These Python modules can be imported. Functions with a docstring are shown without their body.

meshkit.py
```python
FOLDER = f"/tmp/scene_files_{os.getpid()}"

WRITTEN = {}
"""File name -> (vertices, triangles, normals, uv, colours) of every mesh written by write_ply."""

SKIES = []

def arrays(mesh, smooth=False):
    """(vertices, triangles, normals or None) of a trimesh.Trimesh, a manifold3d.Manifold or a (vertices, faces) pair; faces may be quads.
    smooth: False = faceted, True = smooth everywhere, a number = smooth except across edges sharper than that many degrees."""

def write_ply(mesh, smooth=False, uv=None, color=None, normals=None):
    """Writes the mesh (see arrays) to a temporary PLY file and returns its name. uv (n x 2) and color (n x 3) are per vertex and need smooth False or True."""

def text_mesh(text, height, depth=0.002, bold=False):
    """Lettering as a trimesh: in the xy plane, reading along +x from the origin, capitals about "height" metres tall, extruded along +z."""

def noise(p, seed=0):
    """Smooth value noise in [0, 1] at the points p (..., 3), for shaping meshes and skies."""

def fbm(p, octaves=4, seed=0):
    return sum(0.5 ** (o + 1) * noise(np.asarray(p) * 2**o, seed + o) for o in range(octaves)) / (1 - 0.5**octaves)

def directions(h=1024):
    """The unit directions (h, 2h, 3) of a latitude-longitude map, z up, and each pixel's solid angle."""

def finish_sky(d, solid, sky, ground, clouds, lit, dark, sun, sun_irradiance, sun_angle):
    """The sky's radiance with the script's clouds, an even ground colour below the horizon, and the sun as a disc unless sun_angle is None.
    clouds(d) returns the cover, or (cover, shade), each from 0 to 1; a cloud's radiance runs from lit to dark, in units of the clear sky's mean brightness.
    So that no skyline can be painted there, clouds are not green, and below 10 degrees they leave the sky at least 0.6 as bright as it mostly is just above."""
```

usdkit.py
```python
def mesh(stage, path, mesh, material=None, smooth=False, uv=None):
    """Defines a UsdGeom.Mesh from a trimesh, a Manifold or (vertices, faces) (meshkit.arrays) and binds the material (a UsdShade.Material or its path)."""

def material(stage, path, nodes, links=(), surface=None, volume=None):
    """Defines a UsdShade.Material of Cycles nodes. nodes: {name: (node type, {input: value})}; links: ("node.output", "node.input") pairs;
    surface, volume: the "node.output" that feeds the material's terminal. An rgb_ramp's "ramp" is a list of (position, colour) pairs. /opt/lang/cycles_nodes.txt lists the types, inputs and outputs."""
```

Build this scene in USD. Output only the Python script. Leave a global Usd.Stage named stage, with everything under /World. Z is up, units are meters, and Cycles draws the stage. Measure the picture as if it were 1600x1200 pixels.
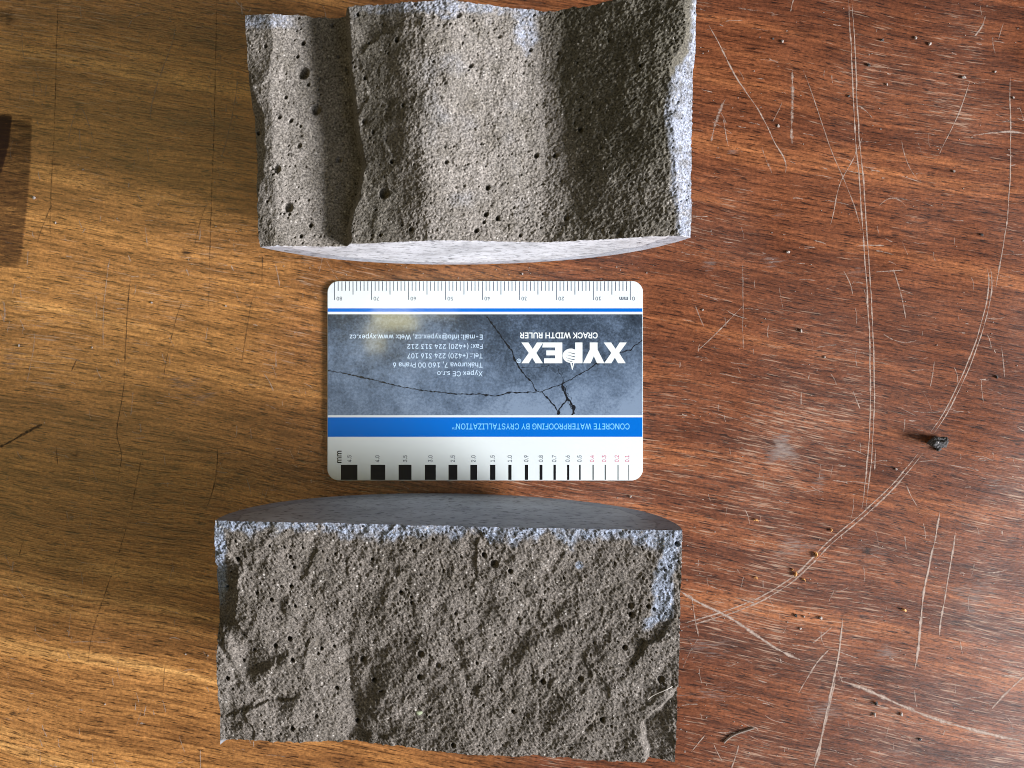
import math, numpy as np, trimesh, usdkit, meshkit
from pxr import Usd, UsdGeom, UsdLux, UsdShade, Gf, Sdf, Vt
from scipy.interpolate import PchipInterpolator, splprep, splev
from scipy.ndimage import gaussian_filter
from shapely.geometry import Polygon, Point, box as sbox
from shapely import affinity, union_all

rng = np.random.default_rng(7)
stage = Usd.Stage.CreateInMemory()
UsdGeom.SetStageUpAxis(stage, UsdGeom.Tokens.z)
UsdGeom.SetStageMetersPerUnit(stage, 1.0)
UsdGeom.Xform.Define(stage, '/World')
UsdGeom.Scope.Define(stage, '/World/Looks')
PX, CAM = 5.765, 262.0                       # photo pixels per mm on the table, camera height in mm
# ------------------------------------------------------------------ camera
cam = UsdGeom.Camera.Define(stage, '/World/camera')
cam.AddTranslateOp().Set(Gf.Vec3d(0, 0, CAM / 1000))
cam.CreateHorizontalApertureAttr(36.0)
cam.CreateVerticalApertureAttr(27.0)
cam.CreateFocalLengthAttr(36.0 * CAM / (1600 / PX))
cam.CreateClippingRangeAttr(Gf.Vec2f(0.005, 50))
cam.CreateExposureAttr(0.0)

# ------------------------------------------------------------------ lamps: windows and lamps of the room round the table, one added fill
def rect_light(name, pos, target, w, h, radiance, color):
    l = UsdLux.RectLight.Define(stage, '/World/' + name)
    l.CreateWidthAttr(w); l.CreateHeightAttr(h)
    l.CreateIntensityAttr(radiance); l.CreateColorAttr(Gf.Vec3f(*color))
    p, t = np.array(pos, float), np.array(target, float)
    z = (p - t) / np.linalg.norm(p - t)
    up = np.array([0, 0, 1.0]) if abs(z[2]) < .99 else np.array([0, 1.0, 0])
    x = np.cross(up, z); x /= np.linalg.norm(x)
    y = np.cross(z, x)
    m = np.eye(4); m[0, :3], m[1, :3], m[2, :3], m[3, :3] = x, y, z, p
    l.AddTransformOp().Set(Gf.Matrix4d(*m.ravel().tolist()))
    return l
rect_light('window_light_right', (1.95, -.53, .80), (0, 0, .03), .80, .62, 92.0, (1.0, .955, .99))
rect_light('window_light_front', (.72, -.68, .95), (0, 0, .03), .55, .5, 2.3, (.97, .95, 1.0))
WARM = (1.0, .70, .24)
rect_light('window_light_left', (-.425, .14, .80), (-.425, .14, 0), .31, .62, 1.1, WARM)
rect_light('window_light_left_001', (-.68, .47, .80), (-.68, .47, 0), .24, .30, 1.1, WARM)
rect_light('window_light_left_002', (-.68, -.08, .80), (-.68, -.08, 0), .24, .40, 1.1, WARM)
rect_light('ceiling_lamp', (-.128, .072, .80), (-.128, .072, 0), .05, .024, 16.0, (1, .9, .45))
rect_light('ceiling_lamp_001', (-.150, .050, .80), (-.150, .050, 0), .022, .03, 9.0, (1, .9, .5))
rect_light('ceiling_lamp_002', (-.085, .078, .80), (-.085, .078, 0), .05, .012, 5.0, (1, .9, .5))
rect_light('back_fill_light', (-.35, 1.3, .75), (0, 0, .03), .9, .6, .6, (.75, .88, 1.0))  # added fill for the room bounce, no window stands there
dome = UsdLux.DomeLight.Define(stage, '/World/room_light')
dome.CreateIntensityAttr(.015); dome.CreateColorAttr(Gf.Vec3f(.85, .92, 1.0))

# ------------------------------------------------------------------ helpers
def px(x, y, z=0.0):
    """photo pixel -> mm on the plane z"""
    k = (1 - z / CAM) / PX
    return np.array([(x - 800) * k, (600 - y) * k])
used = {}
def numbered(path):
    n = used.get(path, 0); used[path] = n + 1
    return path if n == 0 else f'{path}_{n:03d}'
def tag(p, label=None, cat=None, group=None, kind=None):
    p = p.GetPrim() if hasattr(p, 'GetPrim') else p
    for k, v in (('label', label), ('category', cat), ('group', group), ('kind', kind)):
        if v: p.SetCustomDataByKey(k, v)
    return p
def xform(name, loc=(0, 0, 0), rz=0.0):
    x = UsdGeom.Xform.Define(stage, numbered('/World/' + name))
    x.AddTranslateOp().Set(Gf.Vec3d(*[c / 1000 for c in loc])); x.AddRotateZOp().Set(rz)
    return x
def mesh(name, m, mat, parent=None, smooth=False, **prim):
    """m in mm"""
    v, f, n = meshkit.arrays(m, smooth)
    base = str(parent.GetPath()) if parent is not None else '/World'
    me = usdkit.mesh(stage, numbered(base + '/' + name), (v / 1000.0, f), mat)
    if n is not None:
        me.CreateNormalsAttr(Vt.Vec3fArray.FromNumpy(n.astype(np.float32))); me.SetNormalsInterpolation('vertex')
    for k, a in prim.items():
        UsdGeom.PrimvarsAPI(me).CreatePrimvar(k, Sdf.ValueTypeNames.FloatArray, 'vertex').Set(Vt.FloatArray.FromNumpy(np.asarray(a, np.float32)))
    return me
def sstep(a, b, x):
    t = np.clip((x - a) / (b - a), 0, 1); return t * t * (3 - 2 * t)
def fb(x, y, s, oct=3, seed=0):
    return meshkit.fbm(np.stack([np.asarray(x) / s + 100.3, np.asarray(y) / s + 77.7, np.zeros_like(np.asarray(x, float)) + .37], -1), oct, seed) - .5
def M(name, nodes, links, surface): return usdkit.material(stage, '/World/Looks/' + name, nodes, links, surface=surface)
def R(*stops): return {'ramp': list(stops)}
def flat(name, col, rough=.5, spec=.5):
    return M(name, {'p': ('principled_bsdf', {'base_color': col, 'roughness': rough, 'specular_ior_level': spec})}, [], 'p.BSDF')

# ------------------------------------------------------------------ materials
def wood():
    A = math.radians(10.5)
    N = {
     'g': ('geometry', {}),
     'wn': ('noise_texture', {'scale': 9.0, 'detail': 2.0}),
     'ws': ('vector_math', {'math_type': 'scale', 'scale': .012}),
     'wadd': ('vector_math', {'math_type': 'add'}),
     'rot': ('mapping', {'rotation': (0, 0, A)}),
     'm1': ('mapping', {'scale': (5, 95, 1)}), 'n1': ('noise_texture', {'scale': 1.0, 'detail': 4.0, 'roughness': .6}),
     'm2': ('mapping', {'scale': (70, 1050, 1)}), 'n2': ('noise_texture', {'scale': 1.0, 'detail': 5.0, 'roughness': .65}),
     'm3': ('mapping', {'scale': (240, 2700, 1)}), 'n3': ('noise_texture', {'scale': 1.0, 'detail': 2.0, 'roughness': .6}),
     'm4': ('mapping', {'scale': (1, 1, 1)}), 'n4': ('noise_texture', {'scale': 1100.0, 'detail': 3.0, 'roughness': .7}),
     'm5': ('mapping', {'scale': (120, 2500, 1), 'location': (3, 7, 0)}), 'n5': ('noise_texture', {'scale': 1.0, 'detail': 4.0, 'roughness': .62}),
     'n6': ('noise_texture', {'scale': 19.0, 'detail': 3.0, 'roughness': .6}),
     'sep': ('separate_xyz', {}),
     # broad figure of the timber: red brown heart, paler orange bands
     'c1': ('rgb_ramp', R((.30, (.078, .024, .009)), (.44, (.14, .044, .017)), (.56, (.21, .070, .026)), (.68, (.35, .130, .046)))),
     'c1b': ('rgb_ramp', R((.30, (.19, .082, .025)), (.44, (.32, .145, .043)), (.56, (.45, .215, .064)), (.68, (.64, .35, .115)))),  # left half: warm window reflection painted into the wood tone
     'xr': ('map_range', {'from_min': .02, 'from_max': -.075, 'to_min': 0, 'to_max': 1, 'clamp': True}),
     'xn': ('math', {'math_type': 'multiply_add', 'value2': .10, 'value3': -.05}),
     'xa': ('math', {'math_type': 'add'}),
     'cmix': ('mix_color', {'blend_type': 'mix'}),
     'c2': ('rgb_ramp', R((.32, (.30, .25, .22)), (.5, (1, 1, 1)), (.68, (1.6, 1.65, 1.7)))),
     'mul2': ('mix_color', {'blend_type': 'multiply', 'fac': .9, 'use_clamp': False}),
     'c3': ('rgb_ramp', R((.37, (.10, .075, .06)), (.44, (1, 1, 1)))),
     'mul3': ('mix_color', {'blend_type': 'multiply', 'fac': .85}),
     'c4': ('rgb_ramp', R((.3, (.5, .5, .5)), (.52, (1, 1, 1)), (.72, (1.5, 1.5, 1.5)))),
     'mul4': ('mix_color', {'blend_type': 'multiply', 'fac': .8, 'use_clamp': False}),
     # pale worn flecks along the grain, most of them lower right
     'wy': ('map_range', {'from_min': .03, 'from_max': -.09, 'to_min': 0, 'to_max': .05, 'clamp': True}),
     'wx': ('map_range', {'from_min': -.05, 'from_max': .05, 'to_min': -1.3, 'to_max': 1, 'clamp': True}),
     'wm': ('math', {'math_type': 'multiply'}),
     'w6': ('math', {'math_type': 'multiply_add', 'value2': .42, 'value3': -.21}),
     'wa': ('math', {'math_type': 'add'}), 'wb': ('math', {'math_type': 'add'}),
     'wr': ('rgb_ramp', R((.62, (0, 0, 0)), (.70, (1, 1, 1)))),
     'wf': ('math', {'math_type': 'multiply', 'value2': .62}),
     'worn': ('mix_color', {'blend_type': 'mix', 'b': (.52, .37, .26)}),
     'hb': ('math', {'math_type': 'multiply_add', 'value2': .5}),
     'bump': ('bump', {'strength': .35, 'distance': .0003}),
     'rr': ('map_range', {'from_min': .3, 'from_max': .7, 'to_min': .30, 'to_max': .52, 'clamp': True}),
     'p': ('principled_bsdf', {'specular_ior_level': .5, 'coat_weight': 1.0, 'coat_roughness': .10}),
    }
    L = [('g.position', 'wn.vector'), ('wn.color', 'ws.vector1'), ('g.position', 'wadd.vector1'), ('ws.vector', 'wadd.vector2'), ('wadd.vector', 'rot.vector')]
    for i in (1, 2, 3, 5): L += [('rot.vector', f'm{i}.vector'), (f'm{i}.vector', f'n{i}.vector')]
    L += [('g.position', 'n4.vector'), ('g.position', 'n6.vector'), ('g.position', 'sep.vector'),
      ('n1.fac', 'c1.fac'), ('n1.fac', 'c1b.fac'), ('n6.fac', 'xn.value1'), ('sep.x', 'xa.value1'), ('xn.value', 'xa.value2'), ('xa.value', 'xr.value'),
      ('xr.result', 'cmix.fac'), ('c1.color', 'cmix.a'), ('c1b.color', 'cmix.b'),
      ('n2.fac', 'c2.fac'), ('cmix.result', 'mul2.a'), ('c2.color', 'mul2.b'),
      ('n3.fac', 'c3.fac'), ('mul2.result', 'mul3.a'), ('c3.color', 'mul3.b'),
      ('n4.fac', 'c4.fac'), ('mul3.result', 'mul4.a'), ('c4.color', 'mul4.b'),
      ('sep.y', 'wy.value'), ('sep.x', 'wx.value'), ('wy.result', 'wm.value1'), ('wx.result', 'wm.value2'),
      ('n6.fac', 'w6.value1'), ('n5.fac', 'wa.value1'), ('w6.value', 'wa.value2'), ('wa.value', 'wb.value1'), ('wm.value', 'wb.value2'),
      ('wb.value', 'wr.fac'), ('wr.color', 'wf.value1'), ('wf.value', 'worn.fac'), ('mul4.result', 'worn.a'), ('worn.result', 'p.base_color'),
      ('n2.fac', 'hb.value1'), ('n3.fac', 'hb.value3'), ('hb.value', 'bump.height'), ('bump.normal', 'p.normal'), ('bump.normal', 'p.coat_normal'),
      ('n6.fac', 'rr.value'), ('rr.result', 'p.roughness')]
    return M('varnished_wood', N, L, 'p.BSDF')

def marks(name, col, scale, lo, hi, rough=.6, edge=True, amount=1.0):
    """dirt, scratch, wear and painted shade marks: broken up by noise, fading to their edges (primvar fade)"""
    N = {'g': ('geometry', {}), 'rot': ('mapping', {'rotation': (0, 0, math.radians(10.5)), 'scale': scale}), 'n': ('noise_texture', {'scale': 1.0, 'detail': 4.0, 'roughness': .65}),
         'a': ('attribute', {'attribute': 'fade'}), 'ad': ('math', {'math_type': 'multiply_add', 'value2': .45}),
         'mr': ('map_range', {'from_min': lo, 'from_max': hi, 'to_min': 0, 'to_max': amount, 'clamp': True}),
         'cv': ('mix_color', {'blend_type': 'multiply', 'fac': .5, 'a': col}), 'wn': ('noise_texture', {'scale': 900.0, 'detail': 1.0}),
         'p': ('principled_bsdf', {'roughness': rough, 'specular_ior_level': .4}), 't': ('transparent_bsdf', {}), 'm': ('mix_closure', {})}
    L = [('g.position', 'rot.vector'), ('rot.vector', 'n.vector'), ('a.fac', 'ad.value1'), ('n.fac', 'ad.value3'), ('ad.value', 'mr.value'), ('mr.result', 'm.fac'),
         ('g.position', 'wn.vector'), ('wn.fac', 'cv.b'), ('cv.result', 'p.base_color'), ('t.BSDF', 'm.closure1'), ('p.BSDF', 'm.closure2')]
    return M(name, N, L, 'm.closure')

def concrete(name, damp, dry, bump_d=.00025):
    N = {'tc': ('geometry', {}),
      'n1': ('noise_texture', {'scale': 2300.0, 'detail': 3.0, 'roughness': .7}),
      'n2': ('noise_texture', {'scale': 160.0, 'detail': 4.0, 'roughness': .6}),
      'v': ('voronoi_texture', {'scale': 2100.0}), 'sc': ('separate_color', {}), 
      'a': ('attribute', {'attribute': 'dry'}),
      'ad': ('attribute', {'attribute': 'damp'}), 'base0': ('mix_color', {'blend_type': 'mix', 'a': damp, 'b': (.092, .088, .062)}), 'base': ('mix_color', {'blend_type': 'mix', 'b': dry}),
      'c1': ('rgb_ramp', R((.34, (.28, .27, .25)), (.5, (1, 1, 1)), (.68, (1.95, 1.94, 1.92)))), 'm1': ('mix_color', {'blend_type': 'multiply', 'fac': 1.0, 'use_clamp': False}),
      'c2': ('rgb_ramp', R((.3, (.75, .74, .70)), (.5, (1, 1, 1)), (.7, (1.18, 1.18, 1.2)))), 'm2': ('mix_color', {'blend_type': 'multiply', 'fac': 1.0, 'use_clamp': False}),
      'gs': ('rgb_ramp', {**R((0, (0, 0, 0)), (.945, (.0, .0, .0)), (.965, (.7, .7, .7)), (1, (1, 1, 1)))}),
      'gm': ('math', {'math_type': 'multiply'}), 'gd': ('map_range', {'from_min': .55, 'from_max': .38, 'to_min': 0, 'to_max': 1, 'clamp': True}),
      'sand': ('mix_color', {'blend_type': 'mix', 'b': (.50, .49, .45)}),
      'bump': ('bump', {'strength': .9, 'distance': bump_d}),
      'p': ('principled_bsdf', {'roughness': .78, 'specular_ior_level': .35, 'diffuse_roughness': .5})}
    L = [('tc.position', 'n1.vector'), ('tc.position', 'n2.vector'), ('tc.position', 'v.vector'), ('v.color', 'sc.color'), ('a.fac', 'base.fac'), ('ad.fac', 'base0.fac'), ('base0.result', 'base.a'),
      ('n1.fac', 'c1.fac'), ('base.result', 'm1.a'), ('c1.color', 'm1.b'), ('n2.fac', 'c2.fac'), ('m1.result', 'm2.a'), ('c2.color', 'm2.b'),
      ('sc.r', 'gs.fac'), ('v.distance', 'gd.value'), ('gs.color', 'gm.value1'), ('gd.result', 'gm.value2'), ('gm.value', 'sand.fac'), ('m2.result', 'sand.a'), ('sand.result', 'p.base_color'),
      ('n1.fac', 'bump.height'), ('bump.normal', 'p.normal')]
    return M(name, N, L, 'p.BSDF')

def cast_face(name, col, dark, pit):
    """smooth moulded end of the concrete with small dark pits and smudges drawn out sideways"""
    N = {'tc': ('geometry', {}), 'mp': ('mapping', {'scale': (420, 1, 900)}), 'n': ('noise_texture', {'scale': 1.0, 'detail': 3.0, 'roughness': .6}),
      'c': ('rgb_ramp', R((.30, dark), (pit, dark), (pit + .05, (1, 1, 1)))),
      'n2': ('noise_texture', {'scale': 60.0, 'detail': 4.0}), 'c2': ('rgb_ramp', R((.3, tuple(.75 * c for c in col)), (.7, tuple(1.15 * c for c in col)))),
      'm': ('mix_color', {'blend_type': 'multiply', 'fac': 1.0}), 'b': ('bump', {'strength': .3, 'distance': .0002}),
      'ra': ('attribute', {'attribute': 'rim'}), 'rn': ('noise_texture', {'scale': 90.0, 'detail': 3.0}), 'ro': ('math', {'math_type': 'multiply_add', 'value2': 7.0}),
      'rr': ('map_range', {'from_min': 2.5, 'from_max': 16.5, 'to_min': 0, 'to_max': 1, 'clamp': True}),
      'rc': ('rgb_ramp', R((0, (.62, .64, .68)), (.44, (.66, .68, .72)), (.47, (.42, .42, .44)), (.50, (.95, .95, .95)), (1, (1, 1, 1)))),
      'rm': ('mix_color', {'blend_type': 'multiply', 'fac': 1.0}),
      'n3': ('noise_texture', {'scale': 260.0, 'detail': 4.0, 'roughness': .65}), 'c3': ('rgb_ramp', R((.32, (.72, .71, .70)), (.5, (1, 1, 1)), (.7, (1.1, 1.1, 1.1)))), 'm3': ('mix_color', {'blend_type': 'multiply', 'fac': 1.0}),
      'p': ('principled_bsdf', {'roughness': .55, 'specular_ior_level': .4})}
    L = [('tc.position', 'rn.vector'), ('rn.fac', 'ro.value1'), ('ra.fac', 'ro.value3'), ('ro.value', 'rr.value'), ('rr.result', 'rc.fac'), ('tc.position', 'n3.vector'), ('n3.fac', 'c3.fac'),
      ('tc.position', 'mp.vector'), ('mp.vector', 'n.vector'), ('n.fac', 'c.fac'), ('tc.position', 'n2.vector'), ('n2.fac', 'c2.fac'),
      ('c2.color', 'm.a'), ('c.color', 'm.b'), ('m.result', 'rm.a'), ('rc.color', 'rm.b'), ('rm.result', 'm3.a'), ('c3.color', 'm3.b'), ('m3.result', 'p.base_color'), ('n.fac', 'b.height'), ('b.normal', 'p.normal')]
    return M(name, N, L, 'p.BSDF')

def print_photo():
    """the printed picture of cracked concrete on the card"""
    N = {'g': ('geometry', {}), 's': ('separate_xyz', {}), 'n1': ('noise_texture', {'scale': 42.0, 'detail': 7.0, 'roughness': .74}), 'n2': ('noise_texture', {'scale': 1500.0, 'detail': 3.0, 'roughness': .75}),
      'y': ('map_range', {'from_min': .019, 'from_max': -.0085, 'to_min': -.17, 'to_max': .12, 'clamp': True}),
      'a': ('math', {'math_type': 'add'}), 'k': ('math', {'math_type': 'multiply_add', 'value2': .45}),
      'c': ('rgb_ramp', R((.40, (.014, .021, .031)), (.58, (.045, .068, .10)), (.74, (.115, .17, .25)), (.92, (.21, .295, .41)))),
      'p': ('principled_bsdf', {'roughness': .22, 'coat_weight': .6, 'coat_roughness': .06})}
    L = [('g.position', 's.vector'), ('g.position', 'n1.vector'), ('g.position', 'n2.vector'), ('s.y', 'y.value'), ('y.result', 'a.value1'), ('n1.fac', 'a.value2'),
      ('n2.fac', 'k.value1'), ('a.value', 'k.value3'), ('k.value', 'c.fac'), ('c.color', 'p.base_color')]
    return M('printed_picture', N, L, 'p.BSDF')

WOOD = wood()
SCR = marks('pale_scratch', (.62, .50, .41), (1300, 1300, 1300), .56, .92, amount=.92)
SCRD = marks('dirt_filled_scratch', (.035, .026, .018), (1200, 1200, 1200), .48, .86, amount=.85)
WEAR = marks('rubbed_wear', (.46, .38, .34), (220, 2200, 1), .66, 1.0, amount=.7)
STAIN = marks('dark_stain', (.03, .022, .018), (500, 1500, 1), .66, 1.1, amount=.7)
PAINTED_SHADE = marks('painted_shade', (.045, .018, .012), (160, 1400, 1), .45, 1.1, amount=.9)
DUST = flat('crumb_grey', (.33, .30, .27), .8)
CRUMB = flat('crumb_orange', (.62, .32, .10), .7)
STONE = concrete('stone_grit', (.075, .078, .08), (.5, .5, .5), .0004)
BROKEN_A = concrete('broken_concrete', (.208, .197, .174), (.29, .33, .40))
BROKEN_B = concrete('broken_concrete_rough', (.155, .143, .123), (.27, .325, .41), .0004)
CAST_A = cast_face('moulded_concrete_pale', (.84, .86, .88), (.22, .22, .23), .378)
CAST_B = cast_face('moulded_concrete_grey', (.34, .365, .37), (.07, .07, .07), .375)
ROUND = concrete('round_side_concrete', (.38, .38, .37), (.5, .5, .5))
PLASTIC = M('white_card_plastic', {'p': ('principled_bsdf', {'base_color': (.74, .85, .87), 'roughness': .25, 'coat_weight': .6, 'coat_roughness': .06})}, [], 'p.BSDF')
def ink(name, c): return M(name, {'p': ('principled_bsdf', {'base_color': c, 'roughness': .22, 'coat_weight': .3, 'coat_roughness': .05})}, [], 'p.BSDF')
BLUE, BLACK, NAVY, RED, PALE, CYAN, WHITE = (ink('ink_blue', (.0, .15, .62)), ink('ink_black', (.008, .009, .011)), ink('ink_navy', (.03, .05, .10)), ink('ink_red', (.62, .10, .22)),
    ink('ink_pale_blue', (.60, .80, .98)), ink('ink_cyan', (.22, .70, 1.0)), ink('ink_white', (.80, .90, .90)))
PHOTO, CRACKINK = print_photo(), ink('ink_crack', (.012, .015, .02))

# ------------------------------------------------------------------ table
table = xform('table')
tag(table, 'worn varnished wooden tabletop, scratched, under the card and the broken concrete', 'table', kind='structure')
tb = trimesh.creation.box((620, 520, 24)); tb.apply_translation((0, 0, -12))
mesh('table_top', tb, WOOD, table)
LIFT = [0.03]
def ribbon(pts, w, jit=.42, z=None, closed=False, seed=0):
    """thin strip along photo pixels; w in mm; returns (mesh, fade)"""
    p = np.array([px(*q) for q in pts])
    if len(p) > 2:
        tck, _ = splprep(p.T, s=0, k=min(3, len(p) - 1)); n = max(12, int(np.sum(np.linalg.norm(np.diff(p, axis=0), axis=1)) / .5))
        p = np.array(splev(np.linspace(0, 1, n), tck)).T
    else:
        n = max(8, int(np.linalg.norm(p[1] - p[0]) / .5)); p = p[0] + np.linspace(0, 1, n)[:, None] * (p[1] - p[0])
    r = np.random.default_rng(seed + int(abs(p[0, 0]) * 97 + abs(p[0, 1]) * 13))
    t = np.gradient(p, axis=0); t /= np.linalg.norm(t, axis=1, keepdims=True) + 1e-9
    nrm = np.stack([-t[:, 1], t[:, 0]], 1)
    p = p + nrm * (gaussian_filter(r.normal(0, 1, n), 3, mode='nearest') * jit * .35)[:, None]
    u = np.linspace(0, 1, n)
    taper = np.minimum(1, np.minimum(u, 1 - u) * 8 + .3)
    hw = w / 2 * taper * (1 + jit * gaussian_filter(r.normal(0, 1.6, n), 1.2, mode='nearest')).clip(.3, 2)
    if z is None: LIFT[0] += .0007; z = LIFT[0]
    rows = np.stack([p - nrm * hw[:, None], p, p + nrm * hw[:, None]], 1)
    v = np.concatenate([rows.reshape(-1, 2), np.full((3 * n, 1), z)], 1)
    i = np.arange(n - 1)[:, None] * 3 + np.arange(2)[None]
    i = i.ravel()
    f = np.concatenate([np.stack([i, i + 3, i + 4], 1), np.stack([i, i + 4, i + 1], 1)])
    f = f[:, ::-1] if np.cross(v[f[0, 1]] - v[f[0, 0]], v[f[0, 2]] - v[f[0, 0]])[2] < 0 else f
    fade = np.stack([.35 * np.ones(n), np.ones(n), .35 * np.ones(n)], 1) * (.55 + .45 * taper)[:, None]
    return (v, f), fade.ravel()
def offs(pts, d):
    p = np.array(pts, float); t = np.gradient(p, axis=0); t /= np.linalg.norm(t, axis=1, keepdims=True)
    return (p + np.stack([-t[:, 1], t[:, 0]], 1) * d).tolist()
def scratch(pts, w=.3, mat=None, label=None, s=1.0):
    m, fade = ribbon(pts, w)
    return tag(mesh('scratch', m, mat or SCR, table, fade=fade * s), label)
A1 = [(1328, 0), (1332, 60), (1336, 150), (1340, 220), (1345, 270), (1350, 340), (1354, 400), (1358, 460), (1362, 540), (1363, 600), (1361, 680), (1354, 760), (1350, 795)]
scratch(offs(A1, 3), .34, label='long pale double scratch'); scratch(offs(A1, -3), .30, label='long pale double scratch')
I1 = [(1545, 420), (1547, 450), (1540, 490), (1525, 540), (1505, 590), (1480, 640), (1456, 677)]
scratch(offs(I1, 2.6), .30); scratch(offs(I1, -2.6), .30)
I2 = [(1440, 706), (1425, 725), (1400, 755), (1370, 785), (1340, 812), (1300, 845), (1250, 895), (1200, 930), (1150, 952), (1064, 978)]
scratch(offs(I2, 3), .42, s=.85); scratch(offs(I2, -3), .38, s=.8)
for w, s, pts in [
    (.32, .95, [(1107, 40), (1122, 65), (1150, 120), (1170, 150), (1195, 190), (1215, 230), (1226, 250), (1227, 270)]),
    (.25, .8, [(1255, 110), (1280, 180), (1305, 250), (1318, 280), (1330, 310), (1345, 360)]),
    (.30, .9, [(1338, 225), (1335, 245), (1318, 275), (1305, 320), (1297, 352)]),
    (.85, .62, [(1238, 110), (1238, 150), (1237, 190), (1238, 225)]),
    (.75, .6, [(1133, 155), (1122, 180), (1111, 224)]),
    (.22, .9, [(1515, 125), (1503, 165), (1485, 205), (1467, 240)]),
    (.28, .95, [(1578, 120), (1579, 250), (1575, 330), (1565, 400), (1555, 450)]),
    (.25, .8, [(1090, 548), (1120, 520), (1145, 495), (1160, 480)]),
    (.75, .95, [(1062, 922), (1090, 940), (1140, 965), (1200, 1005), (1250, 1030)]),
    (.85, .95, [(1310, 1062), (1370, 1085), (1440, 1115), (1500, 1135), (1600, 1158)]),
    (.50, 1.1, [(1468, 800), (1455, 870), (1443, 930), (1437, 990), (1430, 1047)]),
    (.40, 1.0, [(1493, 830), (1485, 880), (1475, 940), (1467, 995)]),
    (.55, 1.1, [(1317, 967), (1312, 1010), (1303, 1060), (1290, 1120), (1278, 1180), (1271, 1204)]),
    (.40, .8, [(1306, 1060), (1297, 1100), (1284, 1150), (1272, 1190)]),
    (.55, .8, [(1602, 1055), (1570, 1085), (1550, 1107)]),
    (.22, .7, [(1160, 410), (1161, 480), (1161, 545)]),
    (.40, .75, [(1130, 1160), (1145, 1147), (1165, 1140), (1178, 1136), (1186, 1144)]),
    (.40, .7, [(1300, 980), (1285, 993), (1270, 1005)]), (.40, .8, [(1297, 1013), (1280, 1032), (1262, 1058), (1248, 1082)]),
    (.45, .9, [(1520, 212), (1545, 208), (1577, 206), (1604, 210)]),
    (.25, .7, [(1222, 160), (1215, 175), (1207, 190)]), (.25, .6, [(1415, 322), (1395, 310), (1375, 322)]),
    (.22, .7, [(1347, 215), (1340, 235)]), (.3, .7, [(1340, 165), (1355, 175), (1363, 185)]),
    (.3, .7, [(1130, 185), (1135, 215), (1138, 230)]), (.3, .6, [(1190, 230), (1197, 250), (1206, 270)]),
    (.25, .8, [(1368, 700), (1366, 735)]), (.25, .7, [(1460, 565), (1454, 605)]), (.25, .7, [(1565, 540), (1570, 590)]),
    (.3, .7, [(1395, 420), (1410, 470), (1415, 500)]), (.3, .7, [(1092, 995), (1085, 960), (1080, 930)]),
    (.35, .8, [(1155, 1165), (1147, 1190), (1142, 1204)]), (.4, .8, [(1080, 1175), (1090, 1163), (1102, 1148)]),
    (.35, .7, [(1428, 1078), (1432, 1105)]), (.3, .7, [(1500, 1000), (1504, 1022)]),
    (.35, .8, [(1240, -5), (1237, 10), (1235, 18)]), (.4, .7, [(1540, 25), (1535, 40), (1522, 57)]),
    (.35, .7, [(366, -4), (373, 6), (385, 16)]), (.3, .7, [(630, 760), (640, 764)])]:
    scratch(pts, w, SCR, s=s)
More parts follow.
